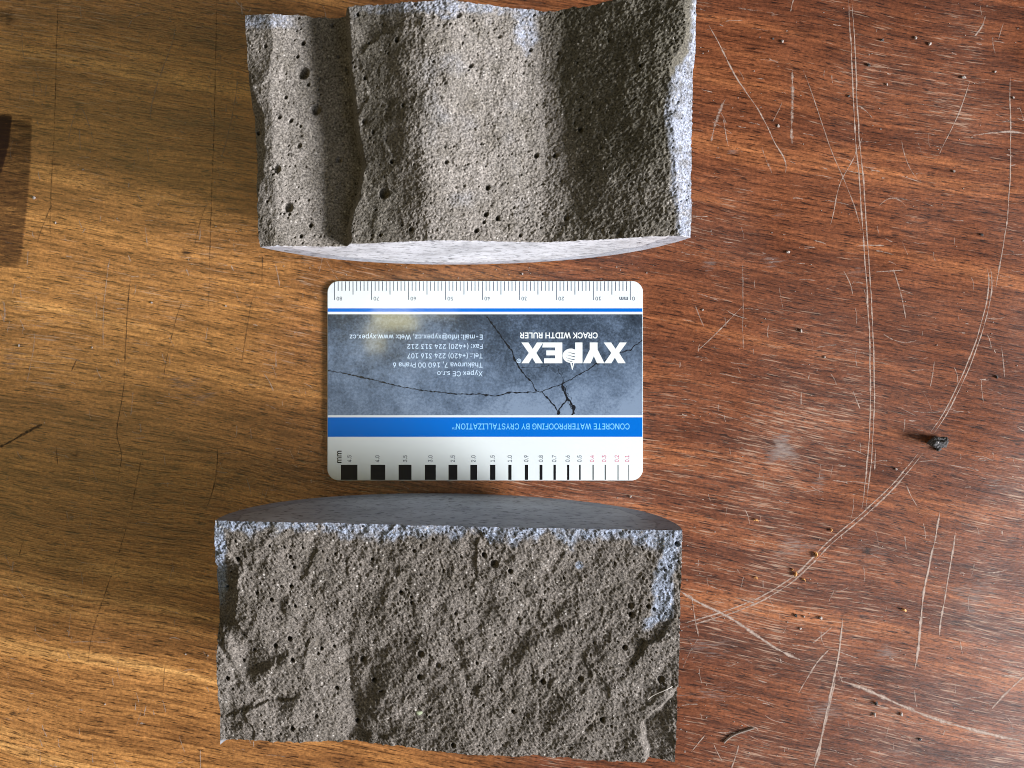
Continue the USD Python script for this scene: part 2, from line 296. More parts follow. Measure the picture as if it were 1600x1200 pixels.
for w, s, pts in [
    (.28, .9, [(204, 435), (200, 480), (196, 550), (190, 630), (185, 690), (188, 700), (189, 720), (185, 750)]),
    (.26, .48, [(338, -5), (336, 140), (332, 270), (328, 400), (326, 480)]),
    (.26, .45, [(92, -5), (88, 80), (85, 200), (82, 260), (80, 400)]),
    (.30, .5, [(82, 320), (70, 345), (58, 380)]), (.28, .45, [(322, 320), (312, 350), (305, 385)]),
    (.26, .6, [(285, 470), (270, 520), (255, 595)]), (.26, .6, [(225, 697), (215, 745), (205, 800)]),
    (.28, .7, [(340, 700), (338, 740), (322, 795)]), (.24, .6, [(205, 800), (190, 850), (172, 905), (150, 970), (138, 1040)]),
    (.3, .55, [(398, 450), (385, 520), (378, 570)]), (.3, .5, [(36, 845), (30, 870)]), (1.0, .8, [(-4, 700), (20, 688), (45, 674), (66, 664)]),
    (.35, .7, [(120, 560), (112, 580)]), (.4, .8, [(88, 695), (90, 725)]), (.3, .7, [(410, 400), (410, 440)]), (.3, .6, [(258, 1040), (255, 1080)])]:
    scratch(pts, w * .72, SCRD, s=s * .9)
for w, s, pts in [(.3, .6, [(275, 40), (268, 70), (250, 120), (235, 190)]), (.25, .6, [(172, 405), (165, 450), (162, 540)]), (.25, .6, [(55, 520), (50, 560), (42, 598)]),
    (.3, .55, [(148, 230), (125, 170), (105, 230)]), (.3, .6, [(200, 45), (215, 25), (235, 22)]), (.3, .6, [(345, 250), (365, 170), (372, 120)]), (.25, .6, [(208, 610), (205, 650)]), (.6, .6, [(5, 470), (8, 490), (6, 503)])]:
    scratch(pts, w, SCR, s=s)
# hundreds of hairline scratches, too fine to tell apart
V, F, FA, off = [], [], [], 0
for i in range(780):
    right = i % 5 != 0 if i < 520 else False
    x = rng.uniform(1060, 1600) if right else rng.uniform(0, 520)
    y = rng.uniform(0, 1200)
    if right and y < 500 and rng.random() < .3: y = rng.uniform(600, 1200)
    ang = rng.normal(math.radians(-10.5 + 21), .16) if rng.random() < (.72 if right else .4) else rng.normal(math.pi / 2 - .12, .25)
    ln = rng.gamma(2, 9 if right else 7)
    c, s = math.cos(ang), math.sin(ang); b = rng.normal(0, .045) * ln
    pts = [(x - c * ln / 2, y - s * ln / 2), (x - s * b, y + c * b), (x + c * ln / 2, y + s * ln / 2)]
    (v, f), fa = ribbon(pts, rng.uniform(.10, .26), z=.028 + .00001 * i, seed=i)
    V.append(v); F.append(f + off); off += len(v); FA.append(fa * rng.uniform(.45, .95))
tag(mesh('fine_scratches', (np.concatenate(V), np.concatenate(F)), SCR, table, fade=np.concatenate(FA)), kind='stuff')
def patch(name, cx, cy, rx, ry, mat, strength=1.0, ang=0, label=None):
    n, r = 40, 9
    c = px(cx, cy); v, fa = [[*c, 0]], [strength]
    for j in range(1, r + 1):
        for i in range(n):
            a = 2 * math.pi * i / n; q = j / r
            wob = 1 + .25 * math.sin(3 * a + cx) + .15 * math.sin(7 * a + cy)
            x, y = math.cos(a) * rx * q * wob / PX, math.sin(a) * ry * q * wob / PX
            ca, sa = math.cos(ang), math.sin(ang)
            v.append([c[0] + x * ca - y * sa, c[1] + x * sa + y * ca, 0]); fa.append(strength * (1 - q ** 1.5))
    f = [[0, 1 + i, 1 + (i + 1) % n] for i in range(n)]
    for j in range(r - 1):
        for i in range(n):
            a, b = 1 + j * n + i, 1 + j * n + (i + 1) % n
            f += [[a, a + n, b + n], [a, b + n, b]]
    LIFT[0] += .0007; v = np.array(v); v[:, 2] = LIFT[0]
    return tag(mesh(name, (v, np.array(f)), mat, table, fade=np.array(fa)), label)
for a in [(1222, 703, 34, 32, 1.0), (1358, 862, 38, 26, .5), (1105, 415, 22, 18, .55), (1400, 1180 - 5, 30, 22, .5), (1385, 1020, 26, 16, .75), (1240, 855, 50, 30, .62), (1105, 1010, 62, 26, .5), (1110, 1085, 70, 22, .45),
          (1290, 1110, 48, 30, .6), (1520, 930, 60, 45, .6), (1560, 760, 40, 30, .5), (1280, 760, 16, 34, .5), (1145, 237, 16, 7, .6), (1215, 335, 30, 12, .4), (1208, 408, 40, 14, .5), (290, 600, 46, 26, .5),
          (315, 620, 34, 18, .5), (20, 560, 34, 34, .45), (160, 35, 20, 28, .3), (250, 230, 40, 30, .3), (1480, 640, 24, 18, .5), (1340, 425, 26, 10, .5), (1455, 130, 24, 8, .3), (1580, 1160, 30, 30, .6)]:
    patch('worn_patch', *a[:4], WEAR, a[4])
for a in [(1355, 862, 11, 9, 1.3), (291, 396, 12, 10, 1.0), (12, 25, 22, 22, .75), (84, 255, 15, 22, .6), (22, 1116, 10, 5, 1.2), (78, 1013, 34, 18, .35), (118, 710, 12, 14, .6), (1590, 689, 18, 2.2, 1.3), (205, 1118, 10, 4, .8), (345, 720, 12, 16, .6), (350, 560, 18, 10, .5)]:
    patch('stain', *a[:4], STAIN, a[4])

for pts, st in ([(-30, 178), (17, 181), (12, 225), (1, 268), (-30, 290)], 1.15), ([(-30, 176), (48, 184), (46, 260), (40, 330), (30, 415), (-30, 420)], .55):  # dark reflection at the left edge, painted on as tinted sheets
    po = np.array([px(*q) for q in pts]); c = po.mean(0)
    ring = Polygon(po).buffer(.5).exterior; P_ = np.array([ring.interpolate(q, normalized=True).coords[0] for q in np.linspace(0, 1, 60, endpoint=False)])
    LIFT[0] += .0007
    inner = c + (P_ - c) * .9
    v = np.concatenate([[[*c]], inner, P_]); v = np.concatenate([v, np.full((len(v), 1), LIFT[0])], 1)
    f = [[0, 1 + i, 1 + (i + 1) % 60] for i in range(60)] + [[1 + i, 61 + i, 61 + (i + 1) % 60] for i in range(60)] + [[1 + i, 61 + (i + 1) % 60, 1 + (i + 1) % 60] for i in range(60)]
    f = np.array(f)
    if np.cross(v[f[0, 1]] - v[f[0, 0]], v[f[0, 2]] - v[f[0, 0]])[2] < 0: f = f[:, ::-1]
    tag(mesh('stain', (v, f), PAINTED_SHADE, table, fade=np.array([st] * 61 + [0.0] * 60)), 'dark red brown patch of painted shade at the left edge')

# ------------------------------------------------------------------ the two halves of the split concrete disc
RAD, LEN = 50.0, 51.0
def half_disc(name, label, loc, rz, base, detail, dryf, pores, mats, flip, pore_rand, skew=0.0, damp_shadef=None, nu=640, nv=336):
    """local frame: x across, v from the card side outwards, z up. flip = +1: v runs towards +y (upper piece)"""
    root = xform(name, loc, rz)
    tag(root, label, 'concrete piece', 'two halves of one split concrete disc')
    s = np.linspace(-1, 1, nu); s = np.sign(s) * (1 - (1 - np.abs(s)) ** 1.0)
    t = np.linspace(0, 1, nv)
    S, T = np.meshgrid(s, t)
    hb = base(T)
    cr, sr = math.cos(math.radians(rz)), math.sin(math.radians(rz))
    def topx(x, v, z):
        X, Y = loc[0] + x * cr - flip * v * sr, loc[1] + x * sr + flip * v * cr
        k = PX * CAM / (CAM - z)
        return 800 + X * k, 600 - Y * k
    half = np.sqrt(RAD ** 2 - (hb - RAD) ** 2)
    for _ in range(4):                       # where the broken face meets the round side
        qx, qy = topx(half * S, T * LEN, hb)
        h0 = hb + gaussian_filter(detail(qx, qy, half * S, T * LEN), 2)
        he = np.where(S < 0, h0[:, :1], h0[:, -1:])
        half = np.sqrt(np.maximum(RAD ** 2 - (he - RAD) ** 2, 100))
        half = gaussian_filter(half, (2, 0))
    half = half.copy()
    chip = np.abs(fb(t * LEN, 0 * t, 1.6, 3, 5)) * 1.3 + np.abs(fb(t * LEN, 0 * t + 9, 5, 2, 6)) * 1.0
    chip2 = np.abs(fb(t * LEN, 0 * t + 30, 1.6, 3, 8)) * 1.3 + np.abs(fb(t * LEN, 0 * t + 19, 5, 2, 9)) * 1.0
    chip, chip2 = chip * (1 - t ** 14), chip2 * (1 - t ** 14)
    X = half * S
    X = np.where(S < 0, X + chip[:, None] * np.abs(S) ** 30, X - chip2[:, None] * np.abs(S) ** 30)
    Vv = T * LEN * (1 + skew * S)
    cf = np.abs(fb(s * 50, 0 * s + 3, 1.5, 3, 11)) * .8; cb = np.abs(fb(s * 50, 0 * s + 60, 1.8, 3, 12)) * 1.3 + np.abs(fb(s * 50, 0 * s + 80, 7, 2, 14)) * 1.6
    cb = cb * (1 - np.abs(s) ** 24)
    Vv = Vv + cf[None] * (1 - T) ** 25 - cb[None] * T ** 25
    qx, qy = topx(X, Vv, hb)
    Z = hb + detail(qx, qy, X, Vv)
    qx, qy = topx(X, Vv, Z)
    # air pores carved into the face
    P = [(a, b, r / PX / 1.2) for a, b, r in pores]
    r_ = np.random.default_rng(len(pores))
    for _ in range(pore_rand[0]):
        P.append((r_.uniform(qx.min(), qx.max()), r_.uniform(qy.min(), qy.max()), min(.42, .12 + r_.exponential(pore_rand[1]))))
    # grid index by pixel: nearest search with a coarse window
    ix = lambda a: np.clip(((a - qx[nv // 2, 0]) / (qx[nv // 2, -1] - qx[nv // 2, 0]) * nu).astype(int), 0, nu - 1)
    Zp = Z.copy()
    for a, b, r in P:
        j = int(np.clip((a - qx[nv // 2, 0]) / (qx[nv // 2, -1] - qx[nv // 2, 0]) * nu, 0, nu - 1)); wj = int(r / .15) + 14
        i = int(np.clip((b - qy[0, j]) / (qy[-1, j] - qy[0, j]) * nv, 0, nv - 1)); wi = int(r / .15) + 14
        sl = (slice(max(0, i - wi), i + wi + 1), slice(max(0, j - wj), j + wj + 1))
        k = PX * 1.2
        d2 = ((qx[sl] - a) ** 2 + (qy[sl] - b) ** 2) / k ** 2
        if min(Z[sl].shape) == 0: continue
        dep = np.sqrt(np.maximum(r * r - d2, 0)) * (1.6 if r > .6 else 3.0)
        Zp[sl] = np.minimum(Zp[sl], Z[sl] - dep)
    edge = np.minimum(np.minimum(T, 1 - T) * LEN, (1 - np.abs(S)) * 48)
    Z = np.where(edge > .35, Zp, Z)
    dry = dryf(qx, qy, X, Vv)
    Y = flip * Vv
    top = np.stack([X, Y, Z], -1)
    def grid(p, inv):
        a, b = p.shape[:2]
        i = (np.arange(a - 1)[:, None] * b + np.arange(b - 1)[None]).ravel()
        f = np.concatenate([np.stack([i, i + 1, i + b + 1], 1), np.stack([i, i + b + 1, i + b], 1)])
        return p.reshape(-1, 3), (f[:, ::-1] if inv else f)
    mesh('broken_face', grid(top, flip < 0), mats[0], root, smooth=True, dry=dry.ravel(), damp=(damp_shadef(qx, qy, X, Vv) if damp_shadef else 0 * qx).ravel())
    # round side
    na = 170
    def arc(i, chamfer):
        l, r = top[i, 0], top[i, -1]
        al = math.atan2(l[2] - RAD, l[0]); ar = math.atan2(r[2] - RAD, r[0])
        if al > 0: al -= 2 * math.pi
        else: al = al if al < -math.pi / 2 else al - 2 * math.pi
        if ar < -math.pi / 2: ar += 2 * math.pi
        q = np.linspace(0, 1, na); ang = al + (ar - al) * q
        rl, rr = math.hypot(l[0], l[2] - RAD), math.hypot(r[0], r[2] - RAD)
        w = np.minimum(1, np.minimum(q, 1 - q) * 12)
        rad = np.where(q < .5, rl, rr) * (1 - w) + (RAD - chamfer) * w
        y = np.where(q < .5, l[1], r[1]) * (1 - w) + flip * t[i] * LEN * w
        wq = np.minimum(1, np.minimum(q, 1 - q) * 5); y = np.where(q < .5, l[1], r[1]) * (1 - wq) + flip * t[i] * LEN * wq
        return np.stack([rad * np.cos(ang), y, RAD + rad * np.sin(ang)], -1)
    ch = lambda i: 1.1 * max(0, 1 - t[i] * LEN / 1.1) ** 1.6 + 1.1 * max(0, 1 - (1 - t[i]) * LEN / 1.1) ** 1.6
    rows = [i for i in range(nv) if True]
    side = np.stack([arc(i, ch(i)) for i in rows])
    mesh('round_side', grid(side, flip > 0), mats[2], root, smooth=True)
    for i, nm, lab in ((0, 'flat_end', None), (nv - 1, 'flat_end', None)):
        a = arc(i, ch(i)); q = np.linspace(0, 1, nu)
        a = np.stack([np.interp(q, np.linspace(0, 1, na), a[:, k]) for k in range(3)], -1)
        K = 40
        w = np.linspace(0, 1, K)[:, None, None]
        g = top[i][None] * (1 - w) + a[None] * w
        y0 = flip * t[i] * LEN
        wy = np.minimum(1, w[..., 0] * (22 if i == 0 else 1)); g[..., 1] = top[i][None, :, 1] * (1 - wy) + y0 * wy
        g[-1, :, 1] = a[:, 1]
        mesh(nm, grid(g, (flip > 0) == (i == 0)), mats[1], root, smooth=True, rim=(RAD - np.hypot(g[..., 0], g[..., 2] - RAD)).ravel())
    def spot(a, b):
        i = np.argmin((qx - a) ** 2 + (qy - b) ** 2); p = top.reshape(-1, 3)[i]
        return np.array([loc[0] + p[0] * cr - p[1] * sr, loc[1] + p[0] * sr + p[1] * cr, p[2]])
    return spot

from scipy.spatial import cKDTree
def facets(u, v, cell, tilt, seed):
    """small broken planes, each with a tilt of its own"""
    q = np.random.default_rng(seed); n = int(110 * 70 / cell ** 2)
    c = np.stack([q.uniform(-55, 55, n), q.uniform(-8, 62, n)], 1); g = q.normal(0, tilt, (n, 2))
    uu, vv = u + cell * .9 * fb(u, v, cell * .5, 3, seed + 1), v + cell * .9 * fb(u, v, cell * .5, 3, seed + 2)
    p = np.stack([uu.ravel(), vv.ravel()], 1); i = cKDTree(c).query(p)[1]
    return gaussian_filter(((p - c[i]) * g[i]).sum(1).reshape(u.shape), .8)
# -- upper piece: a low shelf on the left, a step, a broad crest, a trough, a rise and a bevelled right edge
prof = (lambda a, b: (lambda q: np.interp(q, a, b)))([350, 380, 425, 470, 505, 535, 575, 605, 640, 668, 700, 740, 780, 820, 850, 880, 930, 980, 1025, 1050, 1100],
                         [-3.2, -1.8, -.2, -1.6, -3.0, -3.4, -2.6, -1.6, -.2, .4, -.2, -2.0, -4.2, -6.3, -7.0, -6.2, -3.6, -.8, 1.2, 1.8, 2.0])
def upper_detail(x, y, u, v):
    q_ = np.clip((385 - y) / 365, 0, 1); amp = .66 + .34 * q_ + .55 * q_ * (1 - q_)
    wx = x + 14 * fb(u, v, 16, 2, 3) * 2 + 9 * fb(u, v, 4, 3, 13) * 2 + (y - 200) * -.03
    h = prof(wx) * amp + 2.4 * q_ * (1 - q_) * 4 * np.exp(-((wx - 668) / 62) ** 2) - 1.6 * q_ * (1 - q_) * 4 * np.exp(-((wx - 875) / 60) ** 2)
    step_x = np.interp(y, [0, 20, 120, 200, 260, 310, 345, 390], [541, 543, 549, 558, 570, 560, 548, 543]) + 7 * fb(u, v, 3, 3, 21)
    h = h + 5.6 * amp * sstep(-7, 7, x - step_x)
    e = np.interp(y, [0, 10, 54, 86, 122, 143, 186, 233, 287, 322, 358, 390], [1061, 1058, 1060, 1058, 1036, 1042, 1039, 1044, 1048, 1053, 1055, 1060]) + 9 * fb(u, v, 2.5, 3, 31)
    h = h - np.maximum(0, x - e) * .15
    el = np.interp(y, [0, 110, 150, 180, 260, 300, 390], [380, 384, 398, 412, 414, 404, 398]) + 10 * fb(u, v, 3, 3, 41)
    h = h - np.maximum(0, el - x) * .085
    rough = .45 + .65 * sstep(600, 680, x)
    h = h + rough * (.28 * fb(u, v, .9, 2, 51) + .55 * fb(u, v, 3.2, 3, 52)) + 1.3 * fb(u, v, 11, 2, 53) + (.30 + .45 * sstep(600, 680, x)) * fb(u, v, .42, 2, 54)
    return h + .8 + facets(u, v, 8.0, .022, 201) + facets(u, v, 1.6, .045, 205)
def upper_dry(x, y, u, v):
    n = fb(u, v, 2.2, 4, 61) * 2; n2 = fb(u, v, 7, 3, 62) * 2
    d = sstep(0, 9, 47 + 22 * n - y + (430 - x) * .06) * sstep(490, 430, x + 40 * n)
    d = np.maximum(d, .8 * sstep(0, 10, 26 + 22 * n - y) * sstep(520, 620, x) * sstep(900, 820, x))
    d = np.maximum(d, .9 * sstep(26, 8, np.abs(x - 822 + 16 * n) + np.maximum(0, y - 62) * .7) )
    e = np.interp(y, [0, 80, 110, 122, 143, 186, 233, 287, 322, 358, 390], [1080, 1078, 1058, 1046, 1042, 1039, 1044, 1048, 1053, 1055, 1062])
    d = np.maximum(d, sstep(-3, 6, x - e + 10 * n))
    d = np.maximum(d, .35 * sstep(.1, .6, n2) * sstep(640, 700, x) * sstep(840, 780, x)) * (.35 + .65 * sstep(-.4, .25, fb(u, v, .9, 3, 63) * 2))
    return np.clip(d, 0, 1)
def upper_damp_shade(x, y, u, v):  # damp tone with the shade of the rising slope painted into it
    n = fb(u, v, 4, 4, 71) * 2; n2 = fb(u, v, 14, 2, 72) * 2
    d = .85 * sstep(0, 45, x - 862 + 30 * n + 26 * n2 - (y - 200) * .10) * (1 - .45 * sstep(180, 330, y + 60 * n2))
    d = np.maximum(d, .5 * sstep(0, 40, 300 - abs(0) + 0 * x - 260 - np.abs(x - 590 + 20 * n) * .6))  # weaker strip of painted shade beside the step
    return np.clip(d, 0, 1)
up_pores = [(473, 114, 10), (493, 171, 8.5), (432, 264, 6.5), (450, 324, 8), (600, 302, 8.5), (467, 227, 4.5), (485, 352, 3.5), (470, 369, 3), (454, 188, 3.5), (436, 183, 3), (404, 208, 3.5), (473, 67, 4), (481, 132, 3), (446, 152, 3), (530, 250, 4.5),
  (569, 190, 4.5), (583, 206, 3), (620, 62, 4), (697, 253, 3.5), (612, 252, 3.5), (642, 358, 3.5), (716, 23, 5), (735, 102, 4), (762, 293, 4), (780, 57, 3), (744, 360, 4), (759, 335, 4), (777, 341, 4), (756, 347, 3), (885, 341, 5), (838, 243, 4), (873, 83, 3),
  (829, 78, 3), (868, 243, 4), (908, 203, 4), (560, 22, 3.5), (520, 40, 3), (415, 72, 3), (401, 268, 4), (570, 122, 3)]
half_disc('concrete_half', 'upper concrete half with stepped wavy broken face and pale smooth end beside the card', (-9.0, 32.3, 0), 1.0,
          lambda T: 40 + 6.9 * T, upper_detail, upper_dry, up_pores, (BROKEN_A, CAST_A, ROUND), +1, (900, .055), damp_shadef=upper_damp_shade)
# -- lower piece: evenly rough, dented at the lower left, chipped at the lower right corner
def near(x, y, pts):
    d = np.full(np.shape(x), 1e9)
    for (ax, ay), (bx, by) in zip(pts[:-1], pts[1:]):
        t = np.clip(((x - ax) * (bx - ax) + (y - ay) * (by - ay)) / ((bx - ax) ** 2 + (by - ay) ** 2), 0, 1)
        d = np.minimum(d, np.hypot(x - ax - t * (bx - ax), y - ay - t * (by - ay)))
    return d
def lower_detail(x, y, u, v):
    h = 2.4 * fb(u, v, 17, 2, 3) + 2.0 * fb(u + .5 * v, v * .7, 5.5, 3, 4)
    d = x - (545 + 22 * fb(u, v, 7, 4, 5) * 2)
    g = sstep(930, 1030, y)
    h = h + g * (np.where(d < 0, -2.6 * np.exp(d / 45), -2.6 * np.exp(-np.maximum(d, 0) / 60) - 0.0) + 1.9 * (d > 0) * (1 - np.exp(-np.maximum(d, 0) / 60)) * .6)
    h = h - 1.3 * np.exp(-(((x - 388) / 24) ** 2 + ((y - 1035) / 32) ** 2)) - 1.6 * np.exp(-(((x - 425) / 26) ** 2 + ((y - 1100) / 18) ** 2))
    h = h - np.maximum(0, 372 + 16 * fb(u, v, 4, 3, 6) - x) * .07 * sstep(850, 900, y) * sstep(1010, 970, y)
    h = h + .7 * np.exp(-(near(x + 5 * fb(u, v, 3, 3, 15) * 2, y, [(350, 985), (362, 1030), (378, 1064), (396, 1066), (430, 1042), (450, 1030)]) / 10) ** 2)
    h = h - .5 * np.exp(-((x - 700 - (y - 990) * .45) / 9) ** 2) * sstep(970, 1000, y) * sstep(1110, 1080, y)
    cx = x - (1000 + 10 * fb(u, v, 4, 3, 7) * 2) - np.maximum(0, 1125 - y) * .95
    h = h - sstep(0, 14, cx) * 2.8 + np.clip(cx - 10, 0, 60) * .045
    h = h - np.maximum(0, 400 - x + (y - 1160) * .8) * .012 + sstep(500, 1040, x) * sstep(900, 1180, y) * 1.6
    h = h + .35 * fb(u + .35 * v, v * .75, 1.0, 2, 51) + .9 * fb(u + .4 * v, v * .7, 3.0, 3, 52) + .62 * fb(u, v, .42, 2, 54)
    return h + facets(u, v, 9.0, .035, 301) + facets(u, v, 1.4, .07, 305)
def lower_dry(x, y, u, v):
    n = fb(u, v, 2.4, 4, 61) * 2; n2 = fb(u, v, 8, 2, 62) * 2
    top = 815 + (x - 333) * .021
    d = (.5 + .5 * sstep(-.35, .3, fb(u, v, .8, 2, 63) * 2)) * sstep(-6, 12, 20 + 34 * n + 12 * n2 - (y - top))
    d = np.maximum(d, .95 * sstep(0, 8, 356 + 18 * n - x) * sstep(960, 915, y + 20 * n))
    d = np.maximum(d, .9 * sstep(17, 6, np.abs(x - 1040 + (y - 900) * .15 + 14 * n) - 3) * sstep(975, 945, y + 25 * n))
    d = np.maximum(d, .9 * sstep(12, 4, np.abs(y - 965 + (x - 1030) * .5 + 10 * n)) * sstep(1000, 1015, x) * sstep(1056, 1046, x))
    d = np.maximum(d, sstep(8, 4, np.hypot(x - 905, y - 883) + 3 * n))
    return np.clip(d, 0, 1)
lo_pores = [(772, 881, 6.5), (797, 893, 4), (756, 867, 4), (371, 874, 4), (452, 998, 4), (456, 1032, 4), (567, 1030, 5), (657, 1022, 5.5), (684, 1040, 4.5), (585, 1063, 4), (655, 1058, 4), (526, 1075, 3.5), (355, 1060, 3.5), (401, 927, 3), (626, 926, 3.5), (985, 947, 5),
  (986, 960, 4), (1013, 948, 3.5), (976, 1012, 4), (848, 1065, 4), (1033, 1062, 6), (907, 1061, 5), (941, 1125, 4), (801, 1112, 3.5), (559, 1126, 4), (708, 1165, 4), (456, 1139, 4), (424, 937, 3), (502, 1013, 3), (643, 942, 3), (1058, 850, 4), (430, 1009, 3.5)]
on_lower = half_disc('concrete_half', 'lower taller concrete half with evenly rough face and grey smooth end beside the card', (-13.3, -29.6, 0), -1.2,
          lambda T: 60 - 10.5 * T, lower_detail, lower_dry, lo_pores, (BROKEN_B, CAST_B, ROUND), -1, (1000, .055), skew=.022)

# ------------------------------------------------------------------ the card
card = xform('ruler_card')
tag(card, 'white plastic crack width ruler card with blue bands and a printed cracked concrete picture', 'ruler card')
CT = .76
def cpx(x, y): return px(x, y, CT)
x0, y1 = cpx(511.5, 439); x1, y0 = cpx(1004.6, 750.6)
body = sbox(x0 + 3.1, y0 + 3.1, x1 - 3.1, y1 - 3.1).buffer(3.1, quad_segs=16)
core = trimesh.creation.extrude_polygon(body, CT - .12, engine='earcut')
lip = trimesh.creation.extrude_polygon(body.buffer(-.06), .06, engine='earcut'); lip.apply_translation((0, 0, CT - .12))
cap = trimesh.creation.extrude_polygon(body.buffer(-.12), .06, engine='earcut'); cap.apply_translation((0, 0, CT - .06))
allb = trimesh.util.concatenate([core, lip, cap]); allb.apply_translation((0, 0, .06))
mesh('card_body', allb, PLASTIC, card)
ZT = CT + .06
def sheet(poly, z, th=.012):
    g = [p for p in getattr(poly, 'geoms', [poly]) if p.area > 1e-5]
    m = trimesh.util.concatenate([trimesh.creation.extrude_polygon(p, th, engine='earcut') for p in g]); m.apply_translation((0, 0, z)); return m
def rect(xa, ya, xb, yb, inset=.06):
    a, b = cpx(xa, ya), cpx(xb, yb)
    return sbox(min(a[0], b[0]), min(a[1], b[1]), max(a[0], b[0]), max(a[1], b[1])).intersection(body.buffer(-.13))
mesh('blue_line', sheet(rect(500, 481.7, 1020, 487.3), ZT), BLUE, card)
mesh('printed_picture', sheet(rect(500, 491, 1020, 648.7), ZT), PHOTO, card)
mesh('blue_band', sheet(rect(500, 652, 1020, 682.6), ZT), BLUE, card)
for i in range(81):
    x = 984.9 - i * 5.776
    yb = 468.8 if i % 10 == 0 else (460.4 if i % 5 == 0 else 454.6)
    mesh('tick', sheet(rect(x - .55, 430, x + .55, yb), ZT), NAVY, card)
for a, b in [(532.8, 558.5), (579.1, 601.9), (623, 643), (664, 681.1), (700.8, 714.6), (734.8, 745.4), (765.8, 774), (794.2, 799.3), (820.2, 825), (843.1, 847.6), (864.7, 868.6), (886.1, 889.4), (904.9, 907.4), (925.8, 927.7), (945, 946.6), (965, 966.4), (981.4, 982.3)]:
    mesh('width_bar', sheet(rect(a, 726.3, b, 760), ZT), BLACK, card)
def lettering(name, text, cap, mat, at, width=None, rot=180, align='left', bold=False, z=ZT + .014):
    """text on the card: cap height in px, at = photo px of the baseline start (align left) or middle"""
    m = meshkit.text_mesh(text, cap / PX, .012, bold)
    b = m.bounds; w = b[1][0] - b[0][0]
    if width: m.apply_scale((width / PX / w, 1, 1))
    b = m.bounds
    m.apply_translation((-(b[0][0] if align == 'left' else (b[0][0] + b[1][0]) / 2), 0, 0))
    m.apply_transform(trimesh.transformations.rotation_matrix(math.radians(rot), (0, 0, 1)))
    p = cpx(*at); m.apply_translation((p[0], p[1], z))
    return mesh(name, m, mat, card)
for k in range(1, 9): lettering('lettering', str(k * 10), 5.6, NAVY, (984.9 - k * 57.76 + 7.6, 463.8), 8.4, align='mid')
lettering('lettering', '0', 5.6, NAVY, (989.9, 463.8), 4, align='mid'); lettering('lettering', 'mm', 5.8, NAVY, (974.6, 464), 13.5, align='mid', bold=True)
for t_, c, m_ in [('4.5', 546, NAVY), ('4.0', 589.6, NAVY), ('3.5', 633, NAVY), ('3.0', 672.6, NAVY), ('2.5', 707.5, NAVY), ('2.0', 739.8, NAVY), ('1.5', 769.8, NAVY), ('1.0', 796.6, NAVY), ('0.9', 822.4, NAVY), ('0.8', 845.2, NAVY),
                  ('0.7', 866, NAVY), ('0.6', 887, NAVY), ('0.5', 905.5, NAVY), ('0.4', 925, RED), ('0.3', 944, RED), ('0.2', 963.8, RED), ('0.1', 980, RED)]:
    lettering('lettering', t_, 6.3, m_, (c + 3.1, 716.7), 10.5, rot=90, align='mid')
lettering('lettering', 'mm', 8.6, BLACK, (533.6, 713.8), 19, rot=90, align='mid', bold=True)
for t_, y, xa in [('E-mail: info@xypex.cz, Web: www.xypex.cz', 523, 547), ('Fax: (+420) 224 313 212', 537.7, 637), ('Tel.: (+420) 224 316 107', 552.3, 637), ('Th\u00e1kurova 7, 160 00 Praha 6', 566.6, 614.5), ('Xypex CE s.r.o', 580.2, 683.5)]:
    lettering('lettering', t_, 7.6, PALE, (754, y), 754 - xa)
lettering('lettering', 'CONCRETE WATERPROOFING BY CRYSTALLIZATION', 9.0, CYAN, (983.5, 661.8), 270)
lettering('lettering', 'TM', 3.2, CYAN, (712.5, 667.5), 6)
lettering('lettering', 'CRACK WIDTH RULER', 8.6, WHITE, (933.8, 519.8), 121, bold=True)
def lp(pts):                                     # polygon in zoomed crop pixels (800..1010 x 500..600, 7.619 per px)
    return Polygon([cpx(800 + a / 7.619, 500 + b / 7.619) for a, b in pts])
big = []
big.append(lp([(1092, 268), (1180, 268), (1232, 345), (1282, 268), (1366, 268), (1275, 392), (1352, 514), (1262, 514), (1224, 448), (1182, 514), (1098, 514), (1182, 392)]))
big.append(lp([(926, 268), (1018, 268), (1018, 352), (1100, 514), (1012, 514), (974, 430), (936, 514), (846, 514), (926, 352)]))
stem = lp([(752, 268), (838, 268), (838, 514), (752, 514), (700, 512), (752, 470)])
c = cpx(800 + 700 / 7.619, 500 + 425 / 7.619)
bowl = affinity.scale(Point(*c).buffer(1, 32), 97 / 7.619 / PX, 84 / 7.619 / PX)
cut = []
for k, (ya, xa, xb) in enumerate([(378, 660, 800), (412, 648, 800), (446, 640, 780), (474, 650, 762)]):
    up = [(xa + (xb - xa) * q, ya + 26 * q * q + 10 * math.sin(q * 3.1)) for q in np.linspace(0, 1, 14)]
    lo = [(a, b + 3 + 13 * q) for (a, b), q in zip(up, np.linspace(0, 1, 14))]
    cut.append(lp(up + lo[::-1]).buffer(0))
notch = lp([(668, 486), (700, 500), (716, 600), (742, 500), (790, 470), (742, 520), (716, 620), (680, 520)]).buffer(0)
spike = lp([(692, 505), (744, 505), (720, 596), (716, 596)]).difference(lp([(709, 505), (729, 505), (718, 560)]))
big.append(union_all([stem, bowl.difference(union_all(cut)), spike]))
big.append(lp([(372, 268), (598, 268), (598, 514), (382, 514), (382, 456), (512, 456), (512, 420), (408, 420), (408, 362), (512, 362), (512, 326), (360, 326)]))
big.append(lp([(112, 268), (196, 268), (246, 345), (296, 268), (372, 268), (290, 392), (366, 514), (280, 514), (240, 448), (200, 514), (112, 514), (200, 392)]))
for g in big: mesh('logo_letter', sheet(g.buffer(0), ZT + .014), WHITE, card)
c = cpx(800 + 82 / 7.619, 500 + 487 / 7.619)
